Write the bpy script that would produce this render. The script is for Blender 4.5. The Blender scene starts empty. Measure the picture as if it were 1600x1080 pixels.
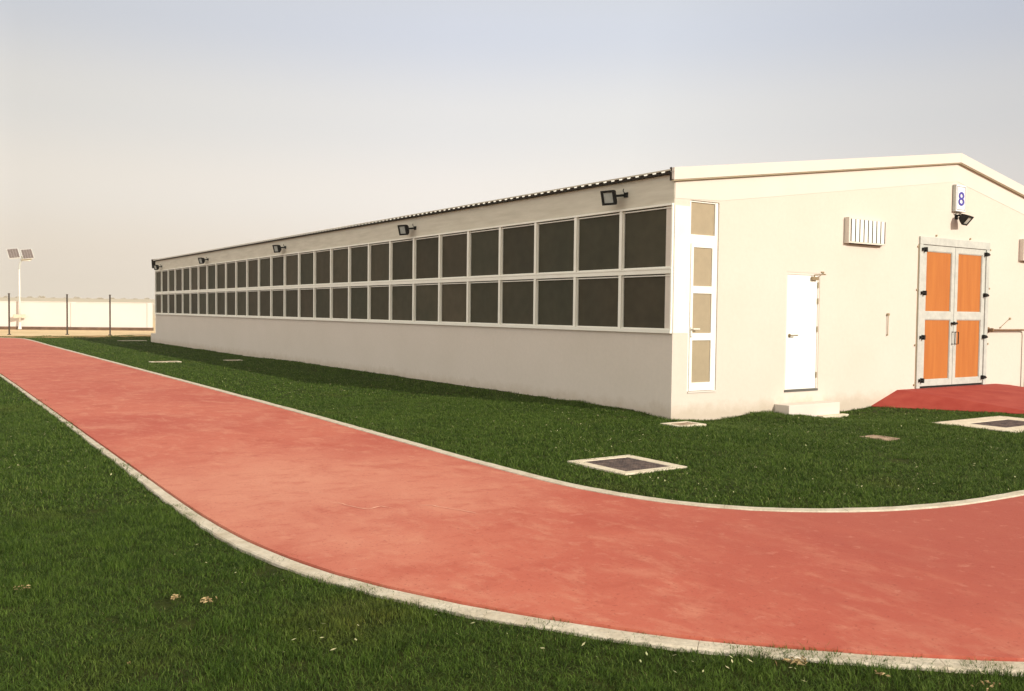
import bpy, bmesh, math, random
import numpy as np
from mathutils import Vector, Matrix, noise
from mathutils.geometry import tessellate_polygon

S = bpy.context.scene
C = S.collection
R = math.radians
random.seed(7)
rng = np.random.default_rng(11)

# ------------------------------------------------------------------ camera, sky, sun, exposure
YAW, PITCH, ROLL = 0.5909, -0.0366, 0.0117
CAM = Vector((-9.928, -10.362, 1.6))
fw = Vector((math.sin(YAW) * math.cos(PITCH), math.cos(YAW) * math.cos(PITCH), math.sin(PITCH)))
r0 = Vector((math.cos(YAW), -math.sin(YAW), 0)); u0 = r0.cross(fw)
rt = math.cos(ROLL) * r0 + math.sin(ROLL) * u0
up = -math.sin(ROLL) * r0 + math.cos(ROLL) * u0
cd = bpy.data.cameras.new("camera"); cam = bpy.data.objects.new("camera", cd); C.objects.link(cam)
cd.sensor_width = 36; cd.lens = 1432.4 / 1600 * 36; cd.clip_end = 5000; cd.clip_start = 0.05
cam.matrix_world = Matrix(((rt.x, up.x, -fw.x, CAM.x), (rt.y, up.y, -fw.y, CAM.y), (rt.z, up.z, -fw.z, CAM.z), (0, 0, 0, 1)))
S.camera = cam

SUNDIR = Vector((2.35, -9.0, 3.85)).normalized()
SUN_EL = math.asin(SUNDIR.z); SUN_AZ = math.atan2(SUNDIR.x, SUNDIR.y)
sl = bpy.data.lights.new("sun", 'SUN'); sl.energy = 4.4; sl.angle = R(0.55); sl.color = (1.0, 0.93, 0.80)
sun = bpy.data.objects.new("sun", sl); C.objects.link(sun)
sun.rotation_euler = SUNDIR.to_track_quat('Z', 'Y').to_euler(); sun.location = (30, -60, 40)

def srgb(r, g, b):
    f = lambda c: (c / 255 / 12.92) if c / 255 <= 0.04045 else ((c / 255 + 0.055) / 1.055) ** 2.4
    return (f(r), f(g), f(b), 1)

W = bpy.data.worlds.new("World"); S.world = W; W.use_nodes = True
nt = W.node_tree; nt.nodes.clear(); N = nt.nodes.new; L = nt.links.new
out = N('ShaderNodeOutputWorld'); bg = N('ShaderNodeBackground'); L(bg.outputs[0], out.inputs[0]); bg.inputs[1].default_value = 1.0
sky = N('ShaderNodeTexSky'); sky.sky_type = 'NISHITA'; sky.sun_disc = False; sky.sun_elevation = SUN_EL; sky.sun_rotation = SUN_AZ
sky.dust_density = 5; sky.air_density = 1.2; sky.ozone_density = 1.0
ssc = N('ShaderNodeVectorMath'); ssc.operation = 'SCALE'; ssc.inputs['Scale'].default_value = 0.10; L(sky.outputs[0], ssc.inputs[0])
tc = N('ShaderNodeTexCoord'); sep = N('ShaderNodeSeparateXYZ'); L(tc.outputs['Generated'], sep.inputs[0])
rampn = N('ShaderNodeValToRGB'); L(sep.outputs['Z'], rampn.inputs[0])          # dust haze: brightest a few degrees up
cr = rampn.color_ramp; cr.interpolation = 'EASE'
stops = [(0.0, srgb(249, 238, 223)), (0.05, srgb(247, 236, 223)), (0.12, srgb(249, 242, 234)), (0.20, srgb(236, 234, 232)), (0.29, srgb(217, 221, 231)), (0.36, srgb(214, 216, 220)), (0.60, srgb(226, 220, 206)), (1.0, srgb(208, 201, 188))]  # upper stops, out of view, raised as fill for wall and ground
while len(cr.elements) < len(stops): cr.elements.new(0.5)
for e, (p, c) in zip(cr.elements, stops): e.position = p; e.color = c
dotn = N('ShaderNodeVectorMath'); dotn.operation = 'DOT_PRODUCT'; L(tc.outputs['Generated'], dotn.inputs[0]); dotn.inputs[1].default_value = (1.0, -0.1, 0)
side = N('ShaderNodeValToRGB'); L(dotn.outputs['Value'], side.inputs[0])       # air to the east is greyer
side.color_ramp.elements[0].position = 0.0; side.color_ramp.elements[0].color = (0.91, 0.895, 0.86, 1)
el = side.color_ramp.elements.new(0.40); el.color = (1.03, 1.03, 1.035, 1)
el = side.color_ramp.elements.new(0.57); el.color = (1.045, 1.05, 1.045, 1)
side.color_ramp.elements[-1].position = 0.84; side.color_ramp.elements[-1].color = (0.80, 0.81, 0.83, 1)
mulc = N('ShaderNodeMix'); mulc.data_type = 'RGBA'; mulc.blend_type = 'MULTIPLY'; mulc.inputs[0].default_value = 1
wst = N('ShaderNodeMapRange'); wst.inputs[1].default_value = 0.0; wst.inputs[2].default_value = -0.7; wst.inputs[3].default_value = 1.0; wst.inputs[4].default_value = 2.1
L(dotn.outputs['Value'], wst.inputs[0]); wsc = N('ShaderNodeVectorMath'); wsc.operation = 'SCALE'; L(side.outputs[0], wsc.inputs[0]); L(wst.outputs[0], wsc.inputs['Scale'])   # sky out of view to the west, brightened to fill the shaded wall
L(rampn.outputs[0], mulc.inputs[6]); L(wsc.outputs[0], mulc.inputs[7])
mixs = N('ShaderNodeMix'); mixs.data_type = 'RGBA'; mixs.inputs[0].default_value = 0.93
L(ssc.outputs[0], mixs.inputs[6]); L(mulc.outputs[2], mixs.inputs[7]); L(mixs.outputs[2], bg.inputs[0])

S.view_settings.view_transform = 'Standard'; S.view_settings.look = 'None'; S.view_settings.exposure = 0; S.view_settings.gamma = 1
S.view_settings.use_curve_mapping = False

# ------------------------------------------------------------------ materials
def mat(name, col, rough=0.7, col2=None, scale=3.0, detail=6, lo=0.35, hi=0.65, bump=0.0, bscale=60, spec=0.3, metal=0.0, stretch=(1, 1, 1), fine=0.0, fscale=80, world=False):
    m = bpy.data.materials.new(name); m.use_nodes = True; t = m.node_tree; n = t.nodes.new; l = t.links.new
    b = t.nodes['Principled BSDF']; b.inputs['Roughness'].default_value = rough; b.inputs['Specular IOR Level'].default_value = spec
    b.inputs['Metallic'].default_value = metal; b.inputs['Base Color'].default_value = (*col[:3], 1)
    if world: g = n('ShaderNodeNewGeometry'); src = g.outputs['Position']
    else: g = n('ShaderNodeTexCoord'); src = g.outputs['Object']
    mp = n('ShaderNodeMapping'); mp.inputs['Scale'].default_value = stretch; l(src, mp.inputs[0])
    cur = None
    if col2:
        x = n('ShaderNodeTexNoise'); x.inputs['Scale'].default_value = scale; x.inputs['Detail'].default_value = detail; x.inputs['Roughness'].default_value = 0.6
        l(mp.outputs[0], x.inputs['Vector'])
        mr = n('ShaderNodeMapRange'); mr.inputs[1].default_value = lo; mr.inputs[2].default_value = hi; l(x.outputs['Fac'], mr.inputs[0])
        mx = n('ShaderNodeMix'); mx.data_type = 'RGBA'; mx.inputs[6].default_value = (*col[:3], 1); mx.inputs[7].default_value = (*col2[:3], 1)
        l(mr.outputs[0], mx.inputs[0]); cur = mx.outputs[2]
    if fine:
        x = n('ShaderNodeTexNoise'); x.inputs['Scale'].default_value = fscale; x.inputs['Detail'].default_value = 4; l(mp.outputs[0], x.inputs['Vector'])
        mr = n('ShaderNodeMapRange'); mr.inputs[1].default_value = 0.3; mr.inputs[2].default_value = 0.7
        mr.inputs[3].default_value = 1 - fine; mr.inputs[4].default_value = 1 + fine; l(x.outputs['Fac'], mr.inputs[0])
        vm = n('ShaderNodeVectorMath'); vm.operation = 'SCALE'
        if cur: l(cur, vm.inputs[0])
        else: vm.inputs[0].default_value = col[:3]
        l(mr.outputs[0], vm.inputs['Scale']); cur = vm.outputs[0]
    if cur: l(cur, b.inputs['Base Color'])
    if bump:
        x = n('ShaderNodeTexNoise'); x.inputs['Scale'].default_value = bscale; x.inputs['Detail'].default_value = 5; l(mp.outputs[0], x.inputs['Vector'])
        bp = n('ShaderNodeBump'); bp.inputs['Strength'].default_value = bump; bp.inputs['Distance'].default_value = 0.01
        l(x.outputs['Fac'], bp.inputs['Height']); l(bp.outputs[0], b.inputs['Normal'])
    return m

M = {}
M['cream'] = mat('cream_wall_paint', (0.64, 0.572, 0.505), 0.85, (0.61, 0.545, 0.475), 0.7, 5, 0.35, 0.7, bump=0.25, bscale=90, spec=0.15, fine=0.02, fscale=14)
M['cream_band'] = mat('cream_panel_paint', (0.68, 0.612, 0.55), 0.8, (0.65, 0.585, 0.52), 0.8, 5, 0.35, 0.7, bump=0.1, bscale=50, spec=0.15)
M['eave_panel'] = mat('eave_panel_paint', (0.60, 0.565, 0.475), 0.75, (0.50, 0.465, 0.38), 1.2, 6, 0.35, 0.7, spec=0.15, stretch=(1, 1, 9), bump=0.15, bscale=20)
M['white'] = mat('white_frame_paint', (0.82, 0.80, 0.72), 0.5, (0.78, 0.755, 0.665), 3, 4, 0.4, 0.7, spec=0.3)
M['door'] = mat('white_door_paint', (0.86, 0.85, 0.80), 0.45, (0.83, 0.815, 0.76), 1.4, 4, 0.4, 0.7, spec=0.3)
M['screen'] = mat('dark_insect_screen', (0.072, 0.057, 0.037), 0.75, (0.054, 0.047, 0.031), 0.8, 6, 0.35, 0.7, spec=0.12, fine=0.10, fscale=5, world=True)
M['blind'] = mat('tan_blind', (0.34, 0.275, 0.185), 0.6, (0.375, 0.30, 0.20), 2.5, 4, 0.35, 0.7, spec=0.25, fine=0.04, fscale=9)
M['sheet'] = mat('roof_sheet', (0.62, 0.60, 0.55), 0.5, (0.55, 0.53, 0.48), 2, 5, 0.4, 0.7, spec=0.4)
M['dark_trim_shade'] = mat('dark_trim_and_shade', (0.035, 0.028, 0.022), 0.8, spec=0.1)  # serves real trim and dark pieces standing in for shade
M['closure'] = mat('white_profile_closure', (0.85, 0.84, 0.82), 0.6)
M['steel'] = mat('grey_painted_steel', (0.50, 0.51, 0.47), 0.5, (0.42, 0.43, 0.40), 5, 5, 0.4, 0.7, spec=0.4, fine=0.05, fscale=18)
M['orange'] = mat('orange_door_panel', (0.455, 0.160, 0.036), 0.65, (0.385, 0.122, 0.027), 1.0, 5, 0.35, 0.7, spec=0.2, stretch=(9, 1, 0.7))
M['black'] = mat('black_metal', (0.012, 0.012, 0.011), 0.7, (0.02, 0.018, 0.016), 8, 4, 0.4, 0.7, spec=0.15)
M['rubber'] = mat('dark_grey_seal', (0.10, 0.095, 0.085), 0.7)
M['chrome'] = mat('worn_brass_handle', (0.33, 0.25, 0.15), 0.35, spec=0.5, metal=0.5)
M['hinge'] = mat('dull_hinge_metal', (0.38, 0.31, 0.20), 0.45, metal=0.4)
M['glass'] = mat('lamp_lens_glass', (0.46, 0.48, 0.45), 0.2, (0.34, 0.37, 0.35), 6, 3, spec=0.6)
M['sign'] = mat('white_sign_face', (0.84, 0.84, 0.86), 0.4)
M['blue'] = mat('blue_numeral', (0.07, 0.06, 0.33), 0.5)
M['pipe'] = mat('brown_pipe_paint', (0.25, 0.15, 0.08), 0.5, (0.17, 0.10, 0.05), 6, 5, 0.4, 0.7, spec=0.3)
M['kerb'] = mat('pale_kerb_concrete', (0.64, 0.575, 0.47), 0.9, (0.46, 0.39, 0.29), 5, 8, 0.35, 0.72, bump=0.6, bscale=45, spec=0.15, fine=0.15, fscale=40, world=True)
M['concrete'] = mat('cream_manhole_concrete', (0.70, 0.62, 0.49), 0.9, (0.55, 0.46, 0.34), 7, 7, 0.4, 0.75, bump=0.4, bscale=50, spec=0.15, fine=0.08, fscale=30, world=True)
M['iron'] = mat('cast_iron_cover', (0.075, 0.055, 0.055), 0.75, (0.20, 0.145, 0.12), 9, 7, 0.42, 0.72, bump=0.5, bscale=60, spec=0.3, fine=0.3, fscale=70, world=True)
M['ramp'] = mat('red_ramp_paint', (0.31, 0.036, 0.026), 0.8, (0.39, 0.070, 0.048), 2.4, 7, 0.35, 0.7, bump=0.3, bscale=30, spec=0.2, world=True)
M['fence'] = mat('dark_fence_steel', (0.045, 0.032, 0.022), 0.6)
M['farwall'] = mat('cream_boundary_paint', (0.72, 0.645, 0.60), 0.85, (0.69, 0.615, 0.57), 0.4, 5, 0.4, 0.7, spec=0.1)
M['plinth'] = mat('brown_wall_base', (0.10, 0.060, 0.04), 0.9, (0.18, 0.11, 0.07), 1.0, 5)
M['galv'] = mat('pale_pole_paint', (0.72, 0.70, 0.64), 0.5)
M['panel'] = mat('solar_cell', (0.13, 0.10, 0.095), 0.35, (0.20, 0.155, 0.14), 12, 2, spec=0.5)
M['leaf'] = mat('dry_leaf', (0.55, 0.42, 0.22), 0.8, (0.30, 0.19, 0.09), 30, 4)
M['shrub'] = mat('hazed_shrub_foliage', (0.50, 0.43, 0.32), 0.9, (0.40, 0.34, 0.25), 1.5, 4)  # paler than foliage: distance haze put into the colour

t = M['screen'].node_tree; b = t.nodes['Principled BSDF']; src = b.inputs['Base Color'].links[0].from_socket; oi = t.nodes.new('ShaderNodeObjectInfo')
mr = t.nodes.new('ShaderNodeMapRange'); mr.inputs[3].default_value = 0.82; mr.inputs[4].default_value = 1.18; t.links.new(oi.outputs['Random'], mr.inputs[0])
hu = t.nodes.new('ShaderNodeMath'); hu.operation = 'MULTIPLY'; hu.inputs[1].default_value = 7.31; t.links.new(oi.outputs['Random'], hu.inputs[0]); hf = t.nodes.new('ShaderNodeMath'); hf.operation = 'FRACT'; t.links.new(hu.outputs[0], hf.inputs[0])
hm2 = t.nodes.new('ShaderNodeMix'); hm2.data_type = 'RGBA'; hm2.blend_type = 'MULTIPLY'; t.links.new(hf.outputs[0], hm2.inputs[0]); t.links.new(src, hm2.inputs[6]); hm2.inputs[7].default_value = (0.84, 0.98, 0.98, 1); src = hm2.outputs[2]
vm = t.nodes.new('ShaderNodeVectorMath'); vm.operation = 'SCALE'; t.links.new(src, vm.inputs[0]); t.links.new(mr.outputs[0], vm.inputs['Scale']); t.links.new(vm.outputs[0], b.inputs['Base Color'])
def grime(m, z1, col, amt):
    t = m.node_tree; n = t.nodes.new; l = t.links.new; b = t.nodes['Principled BSDF']; src = b.inputs['Base Color'].links[0].from_socket
    g = n('ShaderNodeNewGeometry'); sp = n('ShaderNodeSeparateXYZ'); l(g.outputs['Position'], sp.inputs[0])
    x = n('ShaderNodeTexNoise'); x.inputs['Scale'].default_value = 4.0; x.inputs['Detail'].default_value = 8; x.inputs['Roughness'].default_value = 0.7; l(g.outputs['Position'], x.inputs['Vector'])
    ad = n('ShaderNodeMath'); ad.operation = 'MULTIPLY_ADD'; l(x.outputs['Fac'], ad.inputs[0]); ad.inputs[1].default_value = -0.45; l(sp.outputs['Z'], ad.inputs[2])
    mr = n('ShaderNodeMapRange'); mr.inputs[1].default_value = z1-0.22; mr.inputs[2].default_value = z1-0.42; mr.inputs[3].default_value = 0; mr.inputs[4].default_value = amt; l(ad.outputs[0], mr.inputs[0])
    mx = n('ShaderNodeMix'); mx.data_type = 'RGBA'; l(mr.outputs[0], mx.inputs[0]); l(src, mx.inputs[6]); mx.inputs[7].default_value = (*col, 1); l(mx.outputs[2], b.inputs['Base Color'])
grime(M['cream'], 0.22, (0.40, 0.31, 0.21), 0.45)
def red_path_material():
    m = bpy.data.materials.new('red_path_concrete'); m.use_nodes = True; t = m.node_tree; n = t.nodes.new; l = t.links.new
    b = t.nodes['Principled BSDF']; b.inputs['Roughness'].default_value = 0.75; b.inputs['Specular IOR Level'].default_value = 0.25
    g = n('ShaderNodeNewGeometry')
    def nz(sc, det, st=(1, 1, 1), rot=0, dist=0.0, rough=0.55):
        mp = n('ShaderNodeMapping'); mp.inputs['Scale'].default_value = st; mp.inputs['Rotation'].default_value = (0, 0, rot); l(g.outputs['Position'], mp.inputs[0])
        x = n('ShaderNodeTexNoise'); x.inputs['Scale'].default_value = sc; x.inputs['Detail'].default_value = det; x.inputs['Distortion'].default_value = dist; x.inputs['Roughness'].default_value = rough
        l(mp.outputs[0], x.inputs['Vector']); return x.outputs['Fac']
    def rng_(v, a, b_, c=0., d=1.):
        mr = n('ShaderNodeMapRange'); mr.interpolation_type = 'SMOOTHSTEP'
        for i, q in enumerate((a, b_, c, d)): mr.inputs[i + 1].default_value = q
        l(v, mr.inputs[0]); return mr.outputs[0]
    def mix(f, a, b_):
        mx = n('ShaderNodeMix'); mx.data_type = 'RGBA'; l(f, mx.inputs[0])
        if isinstance(a, tuple): mx.inputs[6].default_value = (*a, 1)
        else: l(a, mx.inputs[6])
        mx.inputs[7].default_value = (*b_, 1); return mx.outputs[2]
    c = mix(rng_(nz(0.35, 4, dist=0.2), 0.38, 0.62), (0.55, 0.125, 0.082), (0.63, 0.175, 0.112))      # broad wear
    dv = n('ShaderNodeVectorMath'); dv.operation = 'DISTANCE'; l(g.outputs['Position'], dv.inputs[0]); dv.inputs[1].default_value = (-7.3, -2.6, 0)
    ad = n('ShaderNodeMath'); ad.operation = 'MULTIPLY_ADD'; l(nz(0.7, 6), ad.inputs[0]); ad.inputs[1].default_value = -4.0; l(dv.outputs['Value'], ad.inputs[2])
    c = mix(rng_(ad.outputs[0], -2.2, 1.6, 0.8, 0), c, (0.76, 0.335, 0.225))                            # dust swept into the bend
    c = mix(rng_(nz(1.5, 9, (1, 0.8, 1), 0.5, 0.3, 0.66), 0.48, 0.74, 0, 0.55), c, (0.74, 0.31, 0.205))     # dusty pale clouds
    c = mix(rng_(nz(1.1, 10, (1.2, 0.7, 1), 1.0, 0.3, 0.68), 0.52, 0.72, 0, 0.55), c, (0.48, 0.090, 0.055))  # redder, damper clouds
    c = mix(rng_(nz(3.6, 9, (1.4, 0.7, 1), -0.5, 0.3, 0.7), 0.48, 0.68, 0, 0.48), c, (0.76, 0.33, 0.215))
    c = mix(rng_(nz(3.1, 9, (0.8, 1.5, 1), 0.3, 0.3, 0.7), 0.48, 0.70, 0, 0.45), c, (0.50, 0.105, 0.065))
    dv = n('ShaderNodeVectorMath'); dv.operation = 'DISTANCE'; l(g.outputs['Position'], dv.inputs[0]); dv.inputs[1].default_value = (-2.6, -7.0, 0)
    ad = n('ShaderNodeMath'); ad.operation = 'MULTIPLY_ADD'; l(nz(1.4, 7, (1.6, 0.7, 1), 0.4), ad.inputs[0]); ad.inputs[1].default_value = -3.0; l(dv.outputs['Value'], ad.inputs[2])
    c = mix(rng_(ad.outputs[0], -0.6, 2.8, 0.85, 0), c, (0.45, 0.095, 0.066))                          # redder, less dusty stretch after the bend
    c = mix(rng_(nz(5, 6, (1, 1, 1), 0.2), 0.62, 0.72, 0, 0.35), c, (0.44, 0.085, 0.055))              # trodden marks
    c = mix(rng_(nz(9, 8, dist=0.4, rough=0.7), 0.56, 0.74, 0, 0.45), c, (0.80, 0.38, 0.27))            # small scuffs
    c = mix(rng_(nz(48, 3), 0.60, 0.72, 0, 0.55), c, (0.32, 0.06, 0.04))                               # pits
    tn = n('ShaderNodeVectorMath'); tn.operation = 'MULTIPLY'; tn.inputs[1].default_value = (0.83, 0.80, 0.80); l(c, tn.inputs[0]); l(tn.outputs[0], b.inputs['Base Color'])
    bp = n('ShaderNodeBump'); bp.inputs['Strength'].default_value = 0.35; bp.inputs['Distance'].default_value = 0.01
    l(nz(25, 9, rough=0.7), bp.inputs['Height']); l(bp.outputs[0], b.inputs['Normal'])
    return m
M['path'] = red_path_material()
M['crack'] = mat('pale_crack_filler', (0.80, 0.42, 0.31), 0.9)

def grass_material(name, blade):
    m = bpy.data.materials.new(name); m.use_nodes = True; t = m.node_tree; n = t.nodes.new; l = t.links.new
    b = t.nodes['Principled BSDF']; b.inputs['Roughness'].default_value = 0.55 if blade else 0.95; b.inputs['Specular IOR Level'].default_value = 0.10 if blade else 0.05
    g = n('ShaderNodeNewGeometry')
    def nz(sc, det, dist=0.0):
        x = n('ShaderNodeTexNoise'); x.inputs['Scale'].default_value = sc; x.inputs['Detail'].default_value = det; x.inputs['Distortion'].default_value = dist
        l(g.outputs['Position'], x.inputs['Vector']); return x.outputs['Fac']
    def mr_(v, a, b_, c=0., d=1.):
        mr = n('ShaderNodeMapRange')
        for i, q in enumerate((a, b_, c, d)): mr.inputs[i + 1].default_value = q
        l(v, mr.inputs[0]); return mr.outputs[0]
    def mix(f, a, b_):
        mx = n('ShaderNodeMix'); mx.data_type = 'RGBA'; l(f, mx.inputs[0])
        if isinstance(a, tuple): mx.inputs[6].default_value = (*a, 1)
        else: l(a, mx.inputs[6])
        mx.inputs[7].default_value = (*b_, 1); return mx.outputs[2]
    if blade:
        c = mix(mr_(nz(0.8, 5, 0.5), 0.35, 0.65), (0.060, 0.112, 0.014), (0.090, 0.152, 0.021))
        c = mix(mr_(nz(0.55, 5, 0.6), 0.60, 0.76, 0, 0.7), c, (0.14, 0.145, 0.035))
        dv = n('ShaderNodeVectorMath'); dv.operation = 'DISTANCE'; l(g.outputs['Position'], dv.inputs[0]); dv.inputs[1].default_value = (-7.95, -5.98, 0)
        ad = n('ShaderNodeMath'); ad.operation = 'MULTIPLY_ADD'; l(nz(3.0, 4), ad.inputs[0]); ad.inputs[1].default_value = 0.5; l(dv.outputs['Value'], ad.inputs[2])
        c = mix(mr_(ad.outputs[0], 0.35, 0.75, 0.65, 0), c, (0.17, 0.165, 0.035))        # dry yellow patch
        if hasattr(bpy.types, 'ShaderNodeAttribute'):
            a = n('ShaderNodeAttribute'); a.attribute_name = 'tint'
            c = mix(mr_(nz(7, 3), 0.40, 0.62, 0, 0.6), c, (0.022, 0.046, 0.007))
            c = mix(mr_(a.outputs['Fac'], 0.45, 0.0, 0, 0.8), c, (0.018, 0.040, 0.006))
            c = mix(mr_(a.outputs['Fac'], 0.70, 0.95, 0, 0.9), c, (0.155, 0.220, 0.045))
            c = mix(mr_(a.outputs['Fac'], 0.985, 0.990), c, (0.30, 0.30, 0.11))
        l(c, b.inputs['Base Color'])
        b.inputs['Transmission Weight'].default_value = 0
        tr = n('ShaderNodeBsdfTranslucent'); l(c, tr.inputs[0]); ms = n('ShaderNodeMixShader'); ms.inputs[0].default_value = 0.25
        l(b.outputs[0], ms.inputs[1]); l(tr.outputs[0], ms.inputs[2]); l(ms.outputs[0], t.nodes['Material Output'].inputs[0])
    else:
        c = mix(mr_(nz(6, 6), 0.35, 0.65), (0.026, 0.036, 0.008), (0.045, 0.056, 0.013))
        c = mix(mr_(nz(1.5, 5), 0.55, 0.75, 0, 0.6), c, (0.060, 0.055, 0.025))
        sp = n('ShaderNodeSeparateXYZ'); l(g.outputs['Position'], sp.inputs[0]); ad = n('ShaderNodeMath'); ad.operation = 'MULTIPLY_ADD'
        l(nz(0.6, 5), ad.inputs[0]); ad.inputs[1].default_value = 9.0; l(sp.outputs['Y'], ad.inputs[2])
        c = mix(mr_(ad.outputs[0], 44.0, 48.5), c, (0.40, 0.26, 0.12))                    # bare soil where the lawn gives out
        l(c, b.inputs['Base Color'])
        bp = n('ShaderNodeBump'); bp.inputs['Strength'].default_value = 1; bp.inputs['Distance'].default_value = 0.03
        l(nz(30, 6), bp.inputs['Height']); l(bp.outputs[0], b.inputs['Normal'])
    return m
M['blade'] = grass_material('grass_blade', True)
M['turf'] = grass_material('turf_soil', False)

# ------------------------------------------------------------------ mesh helpers
class MB:
    """collects boxes, prisms, tubes into one mesh"""
    def __init__(s): s.v = []; s.f = []
    def add(s, vs, fs):
        k = len(s.v); s.v += [tuple(v) for v in vs]; s.f += [tuple(i + k for i in f) for f in fs]; return s
    def box(s, x0, x1, y0, y1, z0, z1, mtx=None):
        vs = [Vector(p) for p in ((x0,y0,z0),(x1,y0,z0),(x1,y1,z0),(x0,y1,z0),(x0,y0,z1),(x1,y0,z1),(x1,y1,z1),(x0,y1,z1))]
        if mtx: vs = [mtx @ v for v in vs]
        return s.add(vs, [(0,3,2,1),(4,5,6,7),(0,1,5,4),(1,2,6,5),(2,3,7,6),(3,0,4,7)])
    def tube(s, pts, r, n=10, r2=None):
        pts = [Vector(p) for p in pts]; rings = []; prev = None
        for i, p in enumerate(pts):
            d = (pts[min(i+1, len(pts)-1)] - pts[max(i-1, 0)]).normalized()
            a = prev if prev is not None else (Vector((0,0,1)) if abs(d.z) < 0.9 else Vector((1,0,0)))
            u = (a - d * a.dot(d)).normalized(); prev = u; w = d.cross(u)
            rr = r if r2 is None else r + (r2 - r) * i / (len(pts) - 1)
            rings.append([p + (u * math.cos(2*math.pi*k/n) + w * math.sin(2*math.pi*k/n)) * rr for k in range(n)])
        vs = [v for g in rings for v in g]; fs = []
        for i in range(len(pts)-1):
            for k in range(n): fs.append((i*n+k, i*n+(k+1)%n, (i+1)*n+(k+1)%n, (i+1)*n+k))
        fs.append(tuple(range(n))[::-1]); fs.append(tuple((len(pts)-1)*n+k for k in range(n)))
        return s.add(vs, fs)
    def prism(s, poly, axis, a, b):
        """poly in the two other axes, extruded from a to b along axis"""
        def P(p, t): return {'x': (t, p[0], p[1]), 'y': (p[0], t, p[1]), 'z': (p[0], p[1], t)}[axis]
        n = len(poly); vs = [P(p, a) for p in poly] + [P(p, b) for p in poly]
        fs = [tuple(range(n)), tuple(range(n, 2*n))[::-1]] + [(i, n+i, n+(i+1)%n, (i+1)%n) for i in range(n)]
        return s.add(vs, fs)
    def holed(s, outer, holes, y0, y1):
        """vertical wall in the XZ plane with openings, front at y0, back at y1"""
        loops = [outer] + holes; tri = tessellate_polygon([[Vector((p[0], p[1], 0)) for p in lp] for lp in loops])
        flat = [p for lp in loops for p in lp]; n = len(flat)
        vs = [(p[0], y0, p[1]) for p in flat] + [(p[0], y1, p[1]) for p in flat]
        fs = [tuple(t) for t in tri] + [tuple(i + n for i in t) for t in tri]; k = 0
        for lp in loops:
            m = len(lp)
            for i in range(m): fs.append((k+i, k+(i+1)%m, n+k+(i+1)%m, n+k+i))
            k += m
        return s.add(vs, fs)
    def build(s, name, m, parent=None, bevel=0.0, smooth=False, loc=None):
        me = bpy.data.meshes.new(name); me.from_pydata(s.v, [], s.f); me.update()
        bm = bmesh.new(); bm.from_mesh(me); bmesh.ops.recalc_face_normals(bm, faces=bm.faces); bm.to_mesh(me); bm.free()
        if smooth:
            for p in me.polygons: p.use_smooth = True
        me.materials.append(m); o = bpy.data.objects.new(name, me); C.objects.link(o)
        if parent is not None: o.parent = parent
        if loc is not None: o.location = loc
        if bevel:
            b = o.modifiers.new('bevel', 'BEVEL'); b.width = bevel; b.segments = 2; b.limit_method = 'ANGLE'
        return o

def empty(name, loc=(0,0,0), rz=0):
    o = bpy.data.objects.new(name, None); C.objects.link(o); o.location = loc; o.rotation_euler = (0,0,rz); o.empty_display_size = 0.2; return o
def tag(o, label=None, cat=None, group=None, kind=None):
    for k, v in (('label', label), ('category', cat), ('group', group), ('kind', kind)):
        if v: o[k] = v
    return o
def copy_tree(o, parent=None):
    c = o.copy(); C.objects.link(c); c.parent = parent
    for ch in [x for x in bpy.data.objects if x.parent == o]: copy_tree(ch, c)
    return c

# ------------------------------------------------------------------ path outline
def smooth(pts, n=8):
    P = [Vector((p[0], p[1], 0)) for p in pts]; res = []
    for i in range(len(P)-1):
        a, b, c, d = P[max(i-1,0)], P[i], P[i+1], P[min(i+2, len(P)-1)]
        ln = (c-b).length; k = max(1, min(60, int(ln/0.25)))
        # centripetal-like tangents limited by segment length
        t1 = (c-a); t1 = t1.normalized()*ln if t1.length else t1; t2 = (d-b); t2 = t2.normalized()*ln if t2.length else t2
        for j in range(k):
            t = j/k; h00=2*t**3-3*t*t+1; h10=t**3-2*t*t+t; h01=-2*t**3+3*t*t; h11=t**3-t*t
            q = b*h00 + t1*h10 + c*h01 + t2*h11; res.append((q.x, q.y))
    res.append(pts[-1]); return res
INNER = smooth([(-40,43),(-8.6,43),(-6.4,42.5),(-5.2,41.2),(-4.84,39.4),(-4.84,30),(-4.82,12),(-4.83,4),(-4.90,-1.2),(-4.91,-2.85),(-4.84,-3.9),(-4.60,-4.73),(-4.20,-5.32),(-3.52,-5.80),(-2.76,-6.06),(-2.0,-6.14),(-1.0,-6.16),(6,-6.18),(16,-6.2)])
OUTER = smooth([(-40,39.8),(-11,39.8),(-9,39.2),(-8.1,37.6),(-7.92,35),(-7.92,12),(-7.95,5),(-7.975,1),(-7.985,-1),(-7.992,-2.3),(-7.985,-3.3),(-7.935,-4.15),(-7.85,-4.75),(-7.74,-5.22),(-7.59,-5.65),(-7.38,-6.1),(-7.13,-6.54),(-6.86,-6.95),(-6.54,-7.34),(-6.14,-7.74),(-5.61,-8.18),(-4.8,-8.72),(-3.8,-9.12),(-2.4,-9.34),(6,-9.4),(16,-9.4)])
def offset(line, d):
    r = []
    for i, p in enumerate(line):
        a = line[max(i-1,0)]; b = line[min(i+1,len(line)-1)]; dx, dy = b[0]-a[0], b[1]-a[1]; l = math.hypot(dx, dy) or 1
        r.append((p[0]-dy/l*d, p[1]+dx/l*d))
    return r
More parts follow.
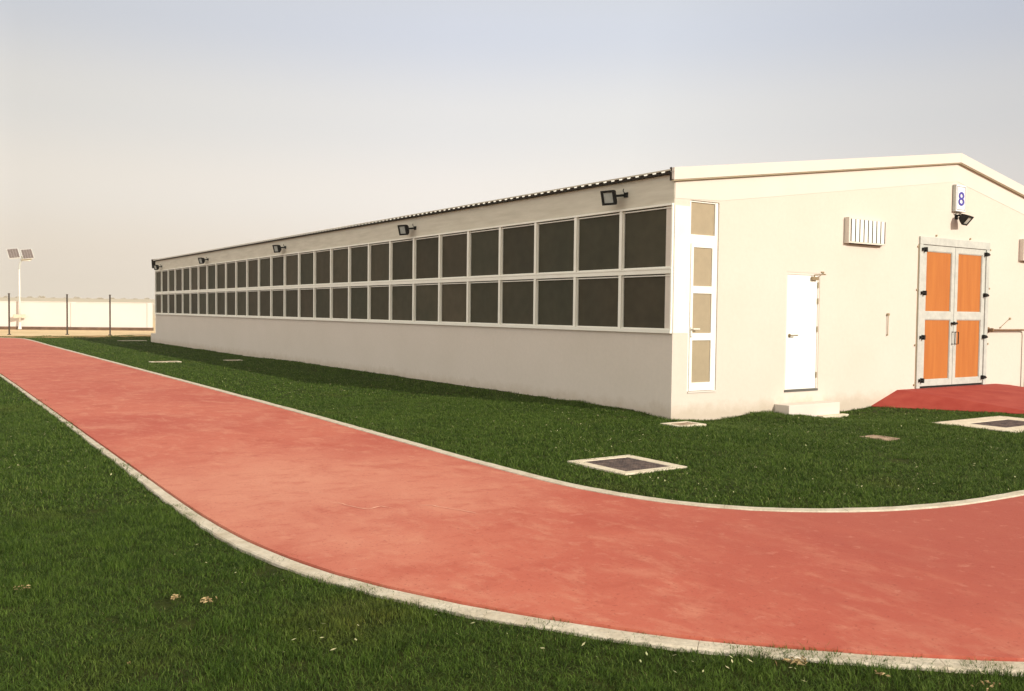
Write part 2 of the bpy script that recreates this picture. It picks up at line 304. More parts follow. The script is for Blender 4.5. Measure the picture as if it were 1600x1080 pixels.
# walking from the far end towards the viewer, left of travel is +d (towards +x here: the building side)
PATH_POLY = INNER + OUTER[::-1]
def inside(poly, x, y):
    """vectorised point in polygon"""
    x = np.asarray(x); y = np.asarray(y); c = np.zeros(x.shape, bool); n = len(poly); j = n-1
    for i in range(n):
        xi, yi = poly[i]; xj, yj = poly[j]
        if yi != yj:
            m = ((yi > y) != (yj > y)) & (x < (xj-xi)*(y-yi)/(yj-yi)+xi); c ^= m
        j = i
    return c

# ------------------------------------------------------------------ ground sheet with the desert rise
def hnoise(x, y, s, seed=0.0): return noise.noise(Vector((x*s+seed, y*s-seed, seed)))
def ground_sheet():
    rad = [0.0, 8, 16, 24, 32, 40, 48, 56, 64, 72, 80, 90, 100, 115, 130, 150, 170, 190, 210, 230, 245, 260, 275, 290, 310, 340, 400]
    na = 180; vs = []; fs = []
    for i, r in enumerate(rad):
        for k in range(na):
            a = 2*math.pi*k/na; x, y = r*math.cos(a), r*math.sin(a)
            z = -0.25 if r < 23 else -0.09
            if r > 110:
                t = min(1, (r-110)/150); t = t*t*(3-2*t); z += t*3.9 + t*0.35*hnoise(x, y, 0.012, 3.1) + t*0.15*hnoise(x, y, 0.05, 7)
                if r > 290: z -= min(2.0, (r-290)/200)
            vs.append((x, y, z))
    for i in range(len(rad)-1):
        for k in range(na): fs.append((i*na+k, i*na+(k+1)%na, (i+1)*na+(k+1)%na, (i+1)*na+k))
    m = MB(); m.add(vs, fs)
    M['sand'] = mat('pale_desert_sand', (0.76, 0.58, 0.36), 0.95, (0.65, 0.48, 0.28), 0.12, 8, 0.35, 0.65, spec=0.05, fine=0.12, fscale=2.0, world=True)
    t = M['sand'].node_tree; b = t.nodes['Principled BSDF']; src = b.inputs['Base Color'].links[0].from_socket; g = t.nodes.new('ShaderNodeNewGeometry')
    ln = t.nodes.new('ShaderNodeVectorMath'); ln.operation = 'LENGTH'; t.links.new(g.outputs['Position'], ln.inputs[0])
    mr = t.nodes.new('ShaderNodeMapRange'); mr.inputs[1].default_value = 95; mr.inputs[2].default_value = 170; t.links.new(ln.outputs['Value'], mr.inputs[0])
    mx = t.nodes.new('ShaderNodeMix'); mx.data_type = 'RGBA'; t.links.new(mr.outputs[0], mx.inputs[0]); t.links.new(src, mx.inputs[6]); mx.inputs[7].default_value = (0.56, 0.49, 0.38, 1)   # scrubby plain, with distance haze put into its colour
    t.links.new(mx.outputs[2], b.inputs['Base Color'])
    o = m.build('ground', M['sand'], smooth=True); tag(o, kind='structure')
ground_sheet()

# lawn sheet
GX = [-1, 0, .435, .8, 1.3, 1.48, 1.68, 2.2, 2.4, 3.0, 3.7, 4.25, 4.66, 4.9, 5.15, 16]
GZ = [-.05, -.045, -.085, -.10, -.088, -.075, -.030, -.050, -.070, -.160, -.150, -.122, -.11, -.082, -.07, -.07]
def lawn_z(x, y):
    z = -0.024 + 0.012*hnoise(x, y, 1.1, 2) + 0.009*hnoise(x, y, 3.1, 5)
    if x > -1.2 and y < 0.5:                                          # uneven turf along the gable wall
        t = max(0.0, 1-max(0.0, -y-0.35)/2.2)*min(1.0, (x+1.2)/1.0); t = t*t*(3-2*t); z = z*(1-t) + t*(float(np.interp(x, GX, GZ))+0.004*hnoise(x, y, 5, 2))
    if -1.0 < x < 0.5 and y > 0.0:                                    # turf banked up along the long wall
        t = (1-abs(min(x,0))/1.0)*min(1, y/1.0)*(1 if y < 17 else max(0.0, 1-(y-17)/3)); z += 0.055*t
    return z
def lawn():
    x0, x1, y0, y1, st = -24, 16, -14, 46.5, 0.2
    nx, ny = int((x1-x0)/st)+1, int((y1-y0)/st)+1; vs = []; fs = []
    for j in range(ny):
        for i in range(nx):
            x, y = x0+i*st, y0+j*st
            if j == ny-1: y += 0.6*hnoise(x, 0, 0.3, 1)
            vs.append((x, y, lawn_z(x, y)))
    for j in range(ny-1):
        for i in range(nx-1): a = j*nx+i; fs.append((a, a+1, a+nx+1, a+nx))
    o = MB().add(vs, fs).build('lawn_soil', M['turf'], smooth=True); tag(o, kind='structure')
lawn()

# ------------------------------------------------------------------ path slab and kerbs
def slab(poly, z0, z1):
    n = len(poly); tri = tessellate_polygon([[Vector((p[0], p[1], 0)) for p in poly]])
    vs = [(p[0], p[1], z1) for p in poly] + [(p[0], p[1], z0) for p in poly]
    fs = [tuple(t) for t in tri] + [(i, (i+1) % n, n+(i+1) % n, n+i) for i in range(n)]
    return MB().add(vs, fs)
slabpoly = offset(INNER, -0.004) + offset(OUTER, 0.005)[::-1]
pth = slab(slabpoly, -0.07, 0.014).build('path', M['path']); tag(pth, kind='structure')
def resample(line, step):
    r = [line[0]]; acc = 0
    for a, b in zip(line, line[1:]):
        d = math.hypot(b[0]-a[0], b[1]-a[1]); t = 0
        while acc + (d-t) >= step:
            t += step-acc; acc = 0; r.append((a[0]+(b[0]-a[0])*t/d, a[1]+(b[1]-a[1])*t/d))
        acc += d-t
    return r
def kerb(name, line, d0, d1, ztop, blk, jitter, wf=None):
    fine = resample(line, 0.10); A = offset(fine, d0); B = offset(fine, d1); m = MB(); per = int(blk/0.10); i = 0
    while i+per < len(fine):
        dz = random.uniform(-1, 1)*jitter; a = A[i:i+per+1]; b = B[i:i+per+1]
        sh = 0.0015
        def lerp(p, q, t): return (p[0]+(q[0]-p[0])*t, p[1]+(q[1]-p[1])*t)
        a = [lerp(a[0], a[1], sh/0.1)] + list(a[1:-1]) + [lerp(a[-1], a[-2], sh/0.1)]
        b = [lerp(b[0], b[1], sh/0.1)] + list(b[1:-1]) + [lerp(b[-1], b[-2], sh/0.1)]
        k = len(a); e = [0.012*hnoise(p[0], p[1], 5, 3) for p in b]
        vs = []
        for q in range(k):
            dirx, diry = b[q][0]-a[q][0], b[q][1]-a[q][1]; ll = math.hypot(dirx, diry)
            bo = (b[q][0]+dirx/ll*e[q], b[q][1]+diry/ll*e[q]); zz = ztop+dz+0.003*hnoise(a[q][0], a[q][1], 4, 8)
            fw_ = wf(a[q][1]) if wf else 1.0; bo = (a[q][0]+(bo[0]-a[q][0])*fw_, a[q][1]+(bo[1]-a[q][1])*fw_)
            mid = lambda t, z: (a[q][0]+(bo[0]-a[q][0])*t, a[q][1]+(bo[1]-a[q][1])*t, z)
            vs += [mid(0, -0.09), mid(0, zz-0.006), mid(0.06, zz), mid(0.92, zz), mid(1, zz-0.010), mid(1, -0.09)]
        fs = []
        for q in range(k-1):
            for w in range(5): fs.append((q*6+w, q*6+w+1, (q+1)*6+w+1, (q+1)*6+w))
        fs.append(tuple(range(6))); fs.append(tuple((k-1)*6+w for w in range(6))[::-1])
        m.add(vs, fs); i += per
    o = m.build(name, M['kerb']); tag(o, kind='structure')
kerb('inner_kerb', INNER, 0.003, 0.120, 0.024, 1.0, 0.0015)
kerb('outer_kerb', OUTER, -0.004, -0.120, 0.001, 1.2, 0.0015, lambda y: float(np.interp(y, [-9, -5, -2, 2, 8], [1.0, 0.95, 0.80, 0.60, 0.55])))
# filled crack in the path
def crack(pts, w):
    m = MB(); P = smooth(pts)
    P = [(p[0]+0.03*hnoise(p[0], p[1], 9, 1), p[1]+0.03*hnoise(p[0], p[1], 9, 6)) for p in resample(P, 0.02)]
    n = len(P); ws = [w*(0.35+0.9*abs(hnoise(p[0], p[1], 14, 2)))*min(1, i/6, (n-1-i)/6) for i, p in enumerate(P)]
    A = offset(P, 1); B = offset(P, -1)
    vs = []
    for p, a, b, q in zip(P, A, B, ws):
        vs += [(p[0]+(a[0]-p[0])*q, p[1]+(a[1]-p[1])*q, 0.0175), (p[0]+(b[0]-p[0])*q, p[1]+(b[1]-p[1])*q, 0.0175)]
    return m.add(vs, [(2*i, 2*i+1, 2*i+3, 2*i+2) for i in range(n-1)])
ck = crack([(-6.99,-3.30),(-6.93,-3.42),(-6.87,-3.62),(-6.80,-3.70),(-6.70,-3.66),(-6.62,-3.78)], 0.010)
c2 = crack([(-6.45,-3.74),(-6.33,-3.85),(-6.26,-3.99),(-6.2,-4.14),(-6.17,-4.33)], 0.008); ck.add(c2.v, c2.f)
ck.build('crack', M['crack'], pth)

# ------------------------------------------------------------------ red ramp at the double door
def ramp():
    zt = 0.205; L0, R0_ = 5.86, 9.35
    a = [(5.05,0,-0.16),(5.92,-2.85,-0.16),(9.29,-2.85,-0.16),(10.5,0,-0.16)]
    t = [(5.05,-0.001,-0.065),(5.92,-2.85,0.0),(9.29,-2.85,0.0),(10.5,-0.001,-0.025),(L0,-0.001,zt),(R0_,-0.001,zt),(L0,-0.28,zt-0.004),(R0_,-0.28,zt-0.004)]
    vs = a + t
    fs = [(4,5,10),(4,10,8),(10,5,6,11),(8,10,11,9),(11,6,7),(9,11,7),(0,1,5,4),(1,2,6,5),(2,3,7,6),(0,3,2,1),(0,4,8,9,7,3)]
    o = MB().add(vs, fs).build('ramp', M['ramp']); tag(o, kind='structure')
    o = slab([(5.95,-2.856),(5.95,-6.03),(9.26,-6.03),(9.26,-2.856)], -0.07, 0.0).build('path_link', M['path']); tag(o, kind='structure')
ramp()

# ------------------------------------------------------------------ the long building
LEN = 34.0; BAY = LEN/28; XR = 15.5; XA, ZA = 7.68, 4.86
def rz(x): return 3.84+0.1328*x if x <= XA else ZA-0.185*(x-XA)
bld = empty('long_building'); tag(bld, 'long single storey cream building with shallow gable roof and two rows of dark windows', 'building')
HD = [(0.33,0.385),(0.97,0.385),(0.97,3.375),(0.33,3.375)]
HW = [(2.617,0.285),(3.50,0.285),(3.50,2.335),(2.617,2.335)]
HG = [(6.45,0.205),(8.90,0.205),(8.90,3.14),(6.45,3.14)]
g = MB().holed([(0,-0.25),(XR,-0.25),(XR,rz(XR)-0.06),(XA,ZA-0.06),(0,rz(0)-0.06)], [HD,HW,HG], 0.0, 0.18)
g.build('gable_wall', M['cream'], bld)
# upper cladding band on the gable, a few mm proud
zb = lambda x: 3.275+0.134*x if x <= XA else 3.275+0.134*XA-0.185*(x-XA)
MB().prism([(0.001,zb(0)+0.10),(1.0,zb(1.0)),(XA,zb(XA)),(XR-0.01,zb(XR)),(XR-0.01,rz(XR)-0.07),(XA,ZA-0.07),(0.001,rz(0)-0.07)], 'y', -0.005, -0.0005).build('gable_cladding', M['cream_band'], bld)
# barge trim along both slopes
fa = MB(); th = 0.185
for (xa, xb) in ((-0.09, XA-0.0015), (XA+0.0015, XR+0.1)):
    fa.prism([(xa,rz(xa)-th),(xb,rz(xb)-th),(xb,rz(xb)),(xa,rz(xa))], 'y', -0.075, -0.006)
fa.build('barge_board', M['cream_band'], bld)
fb = MB().prism([(-0.09,rz(-0.09)-th-0.02),(XA,ZA-th-0.02),(XA,ZA-th+0.01),(-0.09,rz(-0.09)-th+0.01)], 'y', -0.062, -0.0065)
fb.prism([(XA+0.002,ZA-th-0.02),(XR+0.1,rz(XR+0.1)-th-0.02),(XR+0.1,rz(XR+0.1)-th+0.01),(XA+0.002,ZA-th+0.01)], 'y', -0.062, -0.0065)
fb.build('barge_shadow', M['hinge'], bld)  # brown strip built in as the drop shadow under the barge
MB().prism([(-0.094,rz(-0.09)-th-0.01),(-0.091,rz(-0.09)-th-0.01),(-0.091,rz(-0.09)+0.01),(-0.094,rz(-0.09)+0.01)], 'y', -0.020, 0.02).build('barge_end', M['dark_trim_shade'], bld)
# long wall below and above the windows, other walls
MB().box(0.0, 0.18, 0.1805, LEN, -0.25, 1.295).build('long_wall', M['cream'], bld)
MB().box(-0.012, 0.16, 0.006, LEN+0.01, 3.30, 3.78).build('eave_panel', M['eave_panel'], bld)
MB().box(0.02, XR, LEN-0.2, LEN-0.001, -0.25, 3.7).box(XR-0.18, XR-0.001, 0.181, LEN-0.21, -0.25, 2.95+0.4).build('rear_wall', M['cream'], bld)
MB().box(0.02, 0.9, LEN+0.001, LEN+1.1, -0.25, 0.40).build('corner_plinth', M['cream'], bld)
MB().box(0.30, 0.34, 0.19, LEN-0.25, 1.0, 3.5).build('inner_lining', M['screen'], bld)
# corrugated roof sheets
def roof():
    m = MB(); per = 0.2; prof = []
    y = -0.07
    while y < LEN+0.12:
        prof += [(y,0),(y+0.065,0),(y+0.085,0.030),(y+0.18,0.030)]; y += per
    for (xa, xb) in ((-0.10, XA), (XA, XR+0.12)):
        n = len(prof); vs = [(xa, p[0], rz(xa)-0.058+p[1]) for p in prof] + [(xb, p[0], rz(xb)-0.058+p[1]) for p in prof]
        k = len(vs); vs2 = [(v[0], v[1], v[2]-0.004) for v in vs]
        fs = [(i, i+1, n+i+1, n+i) for i in range(n-1)]; fs += [tuple(a+k for a in f)[::-1] for f in fs] + [(i, i+1, k+i+1, k+i) for i in range(n-1)]
        m.add(vs+vs2, fs)
    return m
roof().build('roof', M['sheet'], bld)
MB().box(-0.085, -0.013, -0.004, LEN+0.10, 3.742, 3.772).build('eave_shade', M['dark_trim_shade'], bld)  # dark strip standing in for the shade under the roof edge
MB().box(-0.108, -0.100, -0.004, LEN+0.12, 3.787, 3.808).build('eave_flashing', M['eave_panel'], bld)
MB().prism([(-0.10,3.42),(0.30,3.42),(XA,ZA-0.4),(XA,ZA+0.01),(-0.16,3.825),(-0.13,3.42)], 'y', LEN+0.13, LEN+0.16).build('far_barge', M['dark_trim_shade'], bld)
# window grid
ZS, ZM0, ZM1, ZT = 1.297, 2.222, 2.314, 3.298
fr = MB(); fr.box(-0.050, 0.10, 0.006, LEN, ZS, ZS+0.055)
for i in range(29):
    y = i*BAY; hw = 0.034
    ya, yb = (0.006, 0.032) if i == 0 else ((LEN-0.06, LEN) if i == 28 else (y-hw, y+hw))
    fr.box(-0.040, 0.10, ya, yb, ZS+0.056, ZM0-0.001); fr.box(-0.040, 0.10, ya, yb, ZM1+0.001, ZT-0.031)
fr.box(-0.043, 0.10, 0.006, LEN, ZM0, ZM1-0.025); fr.box(-0.052, 0.10, 0.006, LEN, ZM1-0.024, ZM1)
fr.box(-0.048, 0.10, 0.006, LEN, ZT-0.03, ZT)
fr.build('window_frame', M['white'], bld)
# one window per bay and row: slim sash with a screen behind
def sash(z0, z1):
    y0, y1 = 0.031, BAY-0.031; w = 0.018; m = MB()
    m.box(-0.012, 0.05, y0, y1, z1-0.036, z1-0.018); m.box(-0.014, 0.05, y0, y1, z0, z0+0.018)
    m.box(-0.010, 0.05, y0, y0+w, z0+0.0185, z1-0.0365); m.box(-0.010, 0.05, y1-w, y1, z0+0.0185, z1-0.0365)
    o = m.build('window', M['white'], bld)
    p = MB().box(0.014, 0.022, y0+0.005, y1-0.005, z0+0.005, z1-0.003).build('pane', M['screen'], o)
    return o, p
for z0, z1 in ((ZS+0.056, ZM0-0.001), (ZM1+0.001, ZT-0.031)):
    o, p = sash(z0, z1)
    for i in range(1, 28):
        a = o.copy(); C.objects.link(a); a.location = (0, i*BAY, 0); b = p.copy(); C.objects.link(b); b.parent = a
# corner window cheek on the gable (white) and narrow glazed door
MB().box(0.003, 0.325, -0.005, -0.0005, 1.30, 3.27).box(0.003, 0.05, -0.008, -0.0055, 1.30, 3.27).build('corner_panel', M['white'], bld)
nd = MB(); yf, yb_ = 0.020, 0.09
nd.box(0.331,0.372,yf,yb_,0.386,3.374).box(0.905,0.969,yf,yb_,0.386,3.374).box(0.3725,0.9045,yf,yb_,2.70,2.845).box(0.3725,0.9045,yf+0.004,yb_,3.35,3.374)
ndo = nd.build('glazed_door_frame', M['door'], bld, bevel=0.003)
MB().box(0.373,0.904,0.045,0.055,2.846,3.349).build('pane', M['blind'], ndo)
lf = MB().holed([(0.376,0.392),(0.902,0.392),(0.902,2.695),(0.376,2.695)],
    [[(0.43,0.52),(0.84,0.52),(0.84,1.185),(0.43,1.185)],[(0.43,1.30),(0.84,1.30),(0.84,1.925),(0.43,1.925)],[(0.43,2.04),(0.84,2.04),(0.84,2.645),(0.43,2.645)]], 0.004, 0.05)
gd = lf.build('glazed_door', M['door'], bld, bevel=0.003)
for z0, z1 in ((0.52,1.185),(1.30,1.925),(2.04,2.645)):
    MB().box(0.425,0.845,0.022,0.028,z0-0.005,z1+0.005).build('pane', M['blind'], gd)
MB().box(0.385,0.41,-0.012,0.003,1.25,1.40).tube([(0.397,-0.01,1.365),(0.397,-0.05,1.365),(0.53,-0.055,1.365)],0.011,8).build('handle', M['white'], gd, smooth=False)
MB().tube([(0.397,0.003,1.245),(0.397,-0.004,1.245)],0.012,8).build('keyhole', M['chrome'], gd)
MB().box(0.34,0.96,-0.018,-0.0005,0.362,0.383).build('door_sill', M['cream_band'], bld)
# plain white side door
wd = MB(); wd.box(2.618,2.655,0.006,0.09,0.286,2.334).box(3.462,3.499,0.006,0.09,0.286,2.334).box(2.6555,3.4615,0.006,0.09,2.296,2.334)
wd.build('door_frame', M['cream_band'], bld, bevel=0.003)
sd = MB().box(2.659,3.458,0.014,0.06,0.325,2.292).build('side_door', M['door'], bld, bevel=0.003)
MB().tube([(2.735,0.013,1.255),(2.735,0.000,1.255)],0.030,12).tube([(2.735,0.0,1.255),(2.735,-0.055,1.255),(2.75,-0.062,1.255),(2.865,-0.062,1.258)],0.011,8).build('handle', M['chrome'], sd)
for z in (0.56,1.36,1.85,2.13):
    MB().box(3.447,3.474,-0.004,0.0055,z-0.05,z+0.05).build('hinge', M['hinge'], sd)
MB().box(3.27,3.42,-0.045,0.013,2.215,2.27).tube([(3.31,-0.03,2.272),(3.31,-0.032,2.305)],0.012,8).tube([(3.30,-0.04,2.305),(3.46,-0.15,2.31),(3.56,-0.012,2.335)],0.008,6).box(3.52,3.60,-0.012,-0.0005,2.345,2.37).build('door_closer', M['chrome'], sd)
MB().box(2.62,3.497,-0.014,0.05,0.2855,0.322).build('threshold', M['rubber'], bld)
# orange double door in a steel frame
gf = MB(); gf.box(6.435,6.545,-0.03,0.10,0.207,3.0).box(8.80,8.915,-0.03,0.10,0.207,3.0).box(6.435,8.915,-0.034,0.10,3.0005,3.15)
gfo = gf.build('steel_door_frame', M['steel'], bld, bevel=0.004)
for x, z in ((6.40,2.95),(6.40,2.12),(6.38,1.05),(6.385,0.28),(7.0,3.19),(8.2,3.19),(8.96,3.0),(8.96,2.2),(8.965,1.05)):
    MB().tube([(x,-0.0005,z),(x,-0.022,z)],0.020,8).build('anchor_bolt', M['hinge'], gfo)
MB().box(6.418,6.4345,-0.012,-0.001,0.22,3.0).build('edge_seal', M['hinge'], gfo)
def leaf(x0, x1, gx0, gx1):
    o = MB().holed([(x0,0.245),(x1,0.245),(x1,2.992),(x0,2.992)], [[(gx0,0.365),(gx1,0.365),(gx1,1.55),(gx0,1.55)],[(gx0,1.70),(gx1,1.70),(gx1,2.88),(gx0,2.88)]], -0.012, 0.05).build('door_leaf', M['steel'], bld, bevel=0.004)
    for z0, z1 in ((0.365,1.55),(1.70,2.88)):
        MB().box(gx0-0.01,gx1+0.01,0.010,0.02,z0-0.01,z1+0.01).build('orange_panel', M['orange'], o)
        b = MB(); b.box(gx0,gx0+0.012,0.0,0.0095,z0+0.013,z1-0.013).box(gx1-0.012,gx1,0.0,0.0095,z0+0.013,z1-0.013).box(gx0,gx1,0.0,0.0095,z0,z0+0.0125).box(gx0,gx1,0.0,0.0095,z1-0.0125,z1); b.build('bead', M['steel'], o)
    return o
lv = leaf(6.556,7.672,6.69,7.56); rv = leaf(7.684,8.79,7.79,8.67)
for z in (0.36,1.20,2.06,2.90):
    MB().box(6.488,6.525,-0.065,-0.031,z-0.030,z+0.030).box(6.578,6.622,-0.075,-0.0125,z-0.045,z+0.045).tube([(6.50,-0.055,z),(6.60,-0.060,z)],0.012,8).build('hinge', M['black'], lv)
    MB().box(8.735,8.778,-0.068,-0.0125,z-0.04,z+0.04).box(8.81,8.85,-0.062,-0.035,z-0.028,z+0.030).tube([(8.75,-0.06,z),(8.875,-0.05,z-0.005)],0.018,8).build('hinge', M['black'], rv)
MB().box(7.58,7.77,-0.05,-0.0125,1.455,1.495).box(7.60,7.64,-0.07,-0.05,1.44,1.51).build('bolt_latch', M['black'], lv)
for o, x in ((lv,7.635),(rv,7.755)):
    MB().tube([(x,-0.012,1.06),(x,-0.075,1.06),(x,-0.075,1.30),(x,-0.012,1.30)],0.010,8).build('pull_handle', M['black'], o)
MB().box(6.55,8.79,0.0,0.09,0.2065,0.2415).build('threshold', M['black'], bld)
MB().box(6.55,8.79,0.052,0.08,0.2425,2.999).build('door_seal', M['black'], bld)

# ------------------------------------------------------------------ door step
st = empty('door_step', (2.9,-0.2,0)); tag(st, 'low cream concrete step against the gable wall below the white side door', 'step')
MB().box(-0.52,0.82,-0.11,0.199,-0.30,0.095).build('tread', M['cream_band'], st, bevel=0.006)
MB().box(0.20,0.90,-0.24,-0.1105,-0.30,-0.105).build('apron', M['concrete'], st, bevel=0.006)

# ------------------------------------------------------------------ louvre vents
def make_vent():
    t = empty('wall_vent', (4.14,0,2.90)); W_, H, D = 1.09, 0.46, 0.10
    b = MB(); b.box(0,0.05,-D,-0.001,0.0,H).box(W_-0.02,W_,-D,-0.001,0,H).box(0.0505,W_-0.0205,-D,-0.001,H-0.03,H).box(0.0505,W_-0.0205,-D,-0.001,0,0.03)
    b.build('housing', M['cream_band'], t, bevel=0.003)
    MB().box(0.055,W_-0.025,-D+0.002,-0.02,0.032,H-0.032).build('backing', M['dark_trim_shade'], t)  # near-black sheet stands in for the shade inside the slots
    n = 8; wdt = (W_-0.10)/n; v = MB()
    for k in range(n):
        x = 0.075+k*wdt; v.box(x, x+wdt-0.032, -D-0.004, -D+0.001, 0.0305, H-0.0305)
    v.build('louvre', M['door'], t)
    d = MB()
    d.box(0.09, 1.0, -D+0.02, -D+0.06, -0.014, -0.001)
    d.build('vent_shadow', M['black'], t)  # black strip built in as the shadow under the vent
    return t
v1 = make_vent(); tag(v1, 'white louvred vent on the gable between the white door and the double door', 'vent', 'louvred vents on the gable')
v2 = copy_tree(v1); v2.location = (10.12,0,2.83); tag(v2, 'louvred vent cut by the right edge of the photo, right of the orange double door')

# ------------------------------------------------------------------ number sign
sg = empty('number_sign', (7.70,0,3.965)); tag(sg, 'white upright plate with blue number 8 below the roof apex', 'sign')
MB().box(-0.175,0.175,-0.075,-0.006,-0.265,0.265).build('box', M['steel'], sg, bevel=0.004)
MB().box(-0.168,0.168,-0.080,-0.0755,-0.258,0.258).build('face', M['sign'], sg)
b = MB()
for (x0,x1,z0,z1) in ((-0.140,0.140,0.222,0.230),(-0.140,0.140,-0.230,-0.222),(-0.148,-0.1405,-0.230,0.230),(0.1405,0.148,-0.230,0.230)): b.box(x0,x1,-0.084,-0.0805,z0,z1)
b.build('border', M['black'], sg)
cu = bpy.data.curves.new('numeral', 'FONT'); cu.body = '8'; cu.align_x = 'CENTER'; cu.align_y = 'CENTER'; cu.size = 0.40; cu.extrude = 0.003; cu.offset = 0.004
to = bpy.data.objects.new('tmp', cu); C.objects.link(to); bpy.context.view_layer.update()
me = bpy.data.meshes.new_from_object(to); bpy.data.objects.remove(to)
me.materials.clear(); me.materials.append(M['blue'])
xs = [v.co.x for v in me.vertices]; ys = [v.co.y for v in me.vertices]; cx, cy = (min(xs)+max(xs))/2, (min(ys)+max(ys))/2
for v in me.vertices: v.co = ((v.co.x-cx)/(max(xs)-min(xs))*0.205, (v.co.y-cy)/(max(ys)-min(ys))*0.275, v.co.z)
no = bpy.data.objects.new('numeral', me); C.objects.link(no); no.parent = sg; no.rotation_euler = (R(90),0,0); no.location = (0.005,-0.086,-0.01)

# ------------------------------------------------------------------ floodlights
def make_flood(s=1.0):
    """local: bracket foot at origin on a wall whose outward normal is -x; head on the far (+y-) side"""
    t = empty('floodlight')
    # arm: foot plate, arm going out then along the wall
    MB().box(-0.012,-0.0005,-0.05,0.05,-0.04,0.04).tube([(-0.012,0,0),(-0.08,0.02,-0.01),(-0.16,0.09,-0.02)],0.020,8).tube([(-0.03,0.0,0.02),(-0.07,0.0,0.06),(-0.08,-0.03,0.09)],0.008,6).build('bracket', M['black'], t)
    hm = Matrix.Translation((-0.20,0.17,-0.035)) @ Matrix.Rotation(R(16),4,'Z') @ Matrix.Rotation(R(-16),4,'Y')
    # head box: lens faces -x (out and down)
    w, h, d = 0.135, 0.120, 0.04
    hb = MB(); hb.add([hm@Vector(p) for p in ((-d,-w,-h),(-d,w,-h),(-d,w,h),(-d,-w,h),(0.03,-w*0.8,-h*0.8),(0.03,w*0.8,-h*0.8),(0.03,w*0.8,h*0.8),(0.03,-w*0.8,h*0.8),(0.10,-w*0.45,-h*0.5),(0.10,w*0.45,-h*0.5),(0.10,w*0.45,h*0.5),(0.10,-w*0.45,h*0.5))],
        [(0,1,2,3),(0,4,5,1),(1,5,6,2),(2,6,7,3),(3,7,4,0),(4,8,9,5),(5,9,10,6),(6,10,11,7),(7,11,8,4),(8,11,10,9)])
    ho = hb.build('housing', M['black'], t, bevel=0.004)
    rim = MB()
    for a in ((-w,w,h-0.035,h),(-w,w,-h,-h+0.035),(-w,-w+0.045,-h+0.0355,h-0.0355),(w-0.045,w,-h+0.0355,h-0.0355)): rim.box(-d-0.02,-d-0.0005,a[0],a[1],a[2],a[3],hm)
    rim.build('rim', M['black'], ho)
    MB().box(-d-0.008,-d-0.001,-w+0.046,w-0.046,-h+0.036,h-0.036,hm).build('lens', M['glass'], t)
    return t
FL = [(1.12,3.53,'black floodlight above the long window row, nearest the gable corner'),
      (8.46,3.50,'second black floodlight along the eave, counting from the gable corner'),
      (16.94,3.50,'middle black floodlight of the five along the long eave'),
      (25.35,3.47,'fourth black floodlight along the eave, next to the farthest one'),
      (32.75,3.46,'small black floodlight at the far left end of the long eave')]
f0 = make_flood()
for i, (y, z, lab) in enumerate(FL):
    f = f0 if i == 0 else copy_tree(f0)
    f.location = (-0.012, y, z); tag(f, lab, 'floodlight', 'floodlights along the long eave')
# gable floodlight: faces down to the right
gl = empty('floodlight', (7.70,0,3.60)); tag(gl, 'black floodlight below the number 8 sign above the orange double door', 'floodlight')
MB().box(-0.07,0.03,-0.012,-0.0005,-0.05,0.05).tube([(-0.02,-0.012,0.02),(-0.04,-0.08,0.03),(-0.03,-0.13,-0.02)],0.022,8).tube([(-0.06,-0.01,0.05),(-0.10,-0.07,0.09),(0.0,-0.12,0.03)],0.008,6).build('bracket', M['black'], gl)
hm = Matrix.Translation((-0.02,-0.20,-0.06)) @ Matrix.Rotation(R(100),4,'Z') @ Matrix.Rotation(R(-40),4,'Y')
w, h, d = 0.125, 0.105, 0.04
hb = MB(); hb.add([hm@Vector(p) for p in ((-d,-w,-h),(-d,w,-h),(-d,w,h),(-d,-w,h),(0.03,-w*0.85,-h*0.8),(0.03,w*0.85,-h*0.8),(0.03,w*0.85,h*0.8),(0.03,-w*0.85,h*0.8),(0.11,-w*0.6,-h*0.5),(0.11,w*0.6,-h*0.5),(0.11,w*0.6,h*0.5),(0.11,-w*0.6,h*0.5))],
    [(0,1,2,3),(0,4,5,1),(1,5,6,2),(2,6,7,3),(3,7,4,0),(4,8,9,5),(5,9,10,6),(6,10,11,7),(7,11,8,4),(8,11,10,9)])
ho = hb.build('housing', M['black'], gl, bevel=0.004); rim = MB()
for a in ((-w,w,h-0.03,h),(-w,w,-h,-h+0.03),(-w,-w+0.03,-h+0.0305,h-0.0305),(w-0.03,w,-h+0.0305,h-0.0305)): rim.box(-d-0.02,-d-0.0005,a[0],a[1],a[2],a[3],hm)
rim.build('rim', M['black'], ho)
MB().box(-d-0.008,-d-0.001,-w+0.031,w-0.031,-h+0.031,h-0.031,hm).build('lens', M['glass'], gl)

# ------------------------------------------------------------------ pipe and small hook on the gable
pp = empty('wall_pipe', (8.99,0,1.34)); tag(pp, 'brown pipe running along the gable right of the double door then down', 'pipe')
MB().tube([(0,-0.08,0),(1.30,-0.08,0),(1.37,-0.08,-0.02),(1.39,-0.08,-0.09),(1.39,-0.08,-1.30)],0.020,10).build('tube', M['pipe'], pp, smooth=True)
MB().tube([(0,-0.001,0),(0,-0.085,0)],0.028,10).tube([(-0.03,-0.08,0),(0.02,-0.08,0)],0.042,10).tube([(0,-0.001,0),(0,-0.012,0)],0.06,10).build('end_fitting', M['pipe'], pp)
MB().tube([(0.45,-0.012,0.05),(0.82,-0.012,0.24)],0.005,6).build('cable', M['hinge'], pp)
MB().tube([(0.45,-0.001,0.05),(0.45,-0.025,0.05)],0.016,8).tube([(0.82,-0.001,0.24),(0.82,-0.03,0.24)],0.024,8).build('clip', M['hinge'], pp)
hk = empty('door_hook', (5.475,0,1.25)); tag(hk, 'thin brass hook rod hanging on the gable between both doors', 'hook')
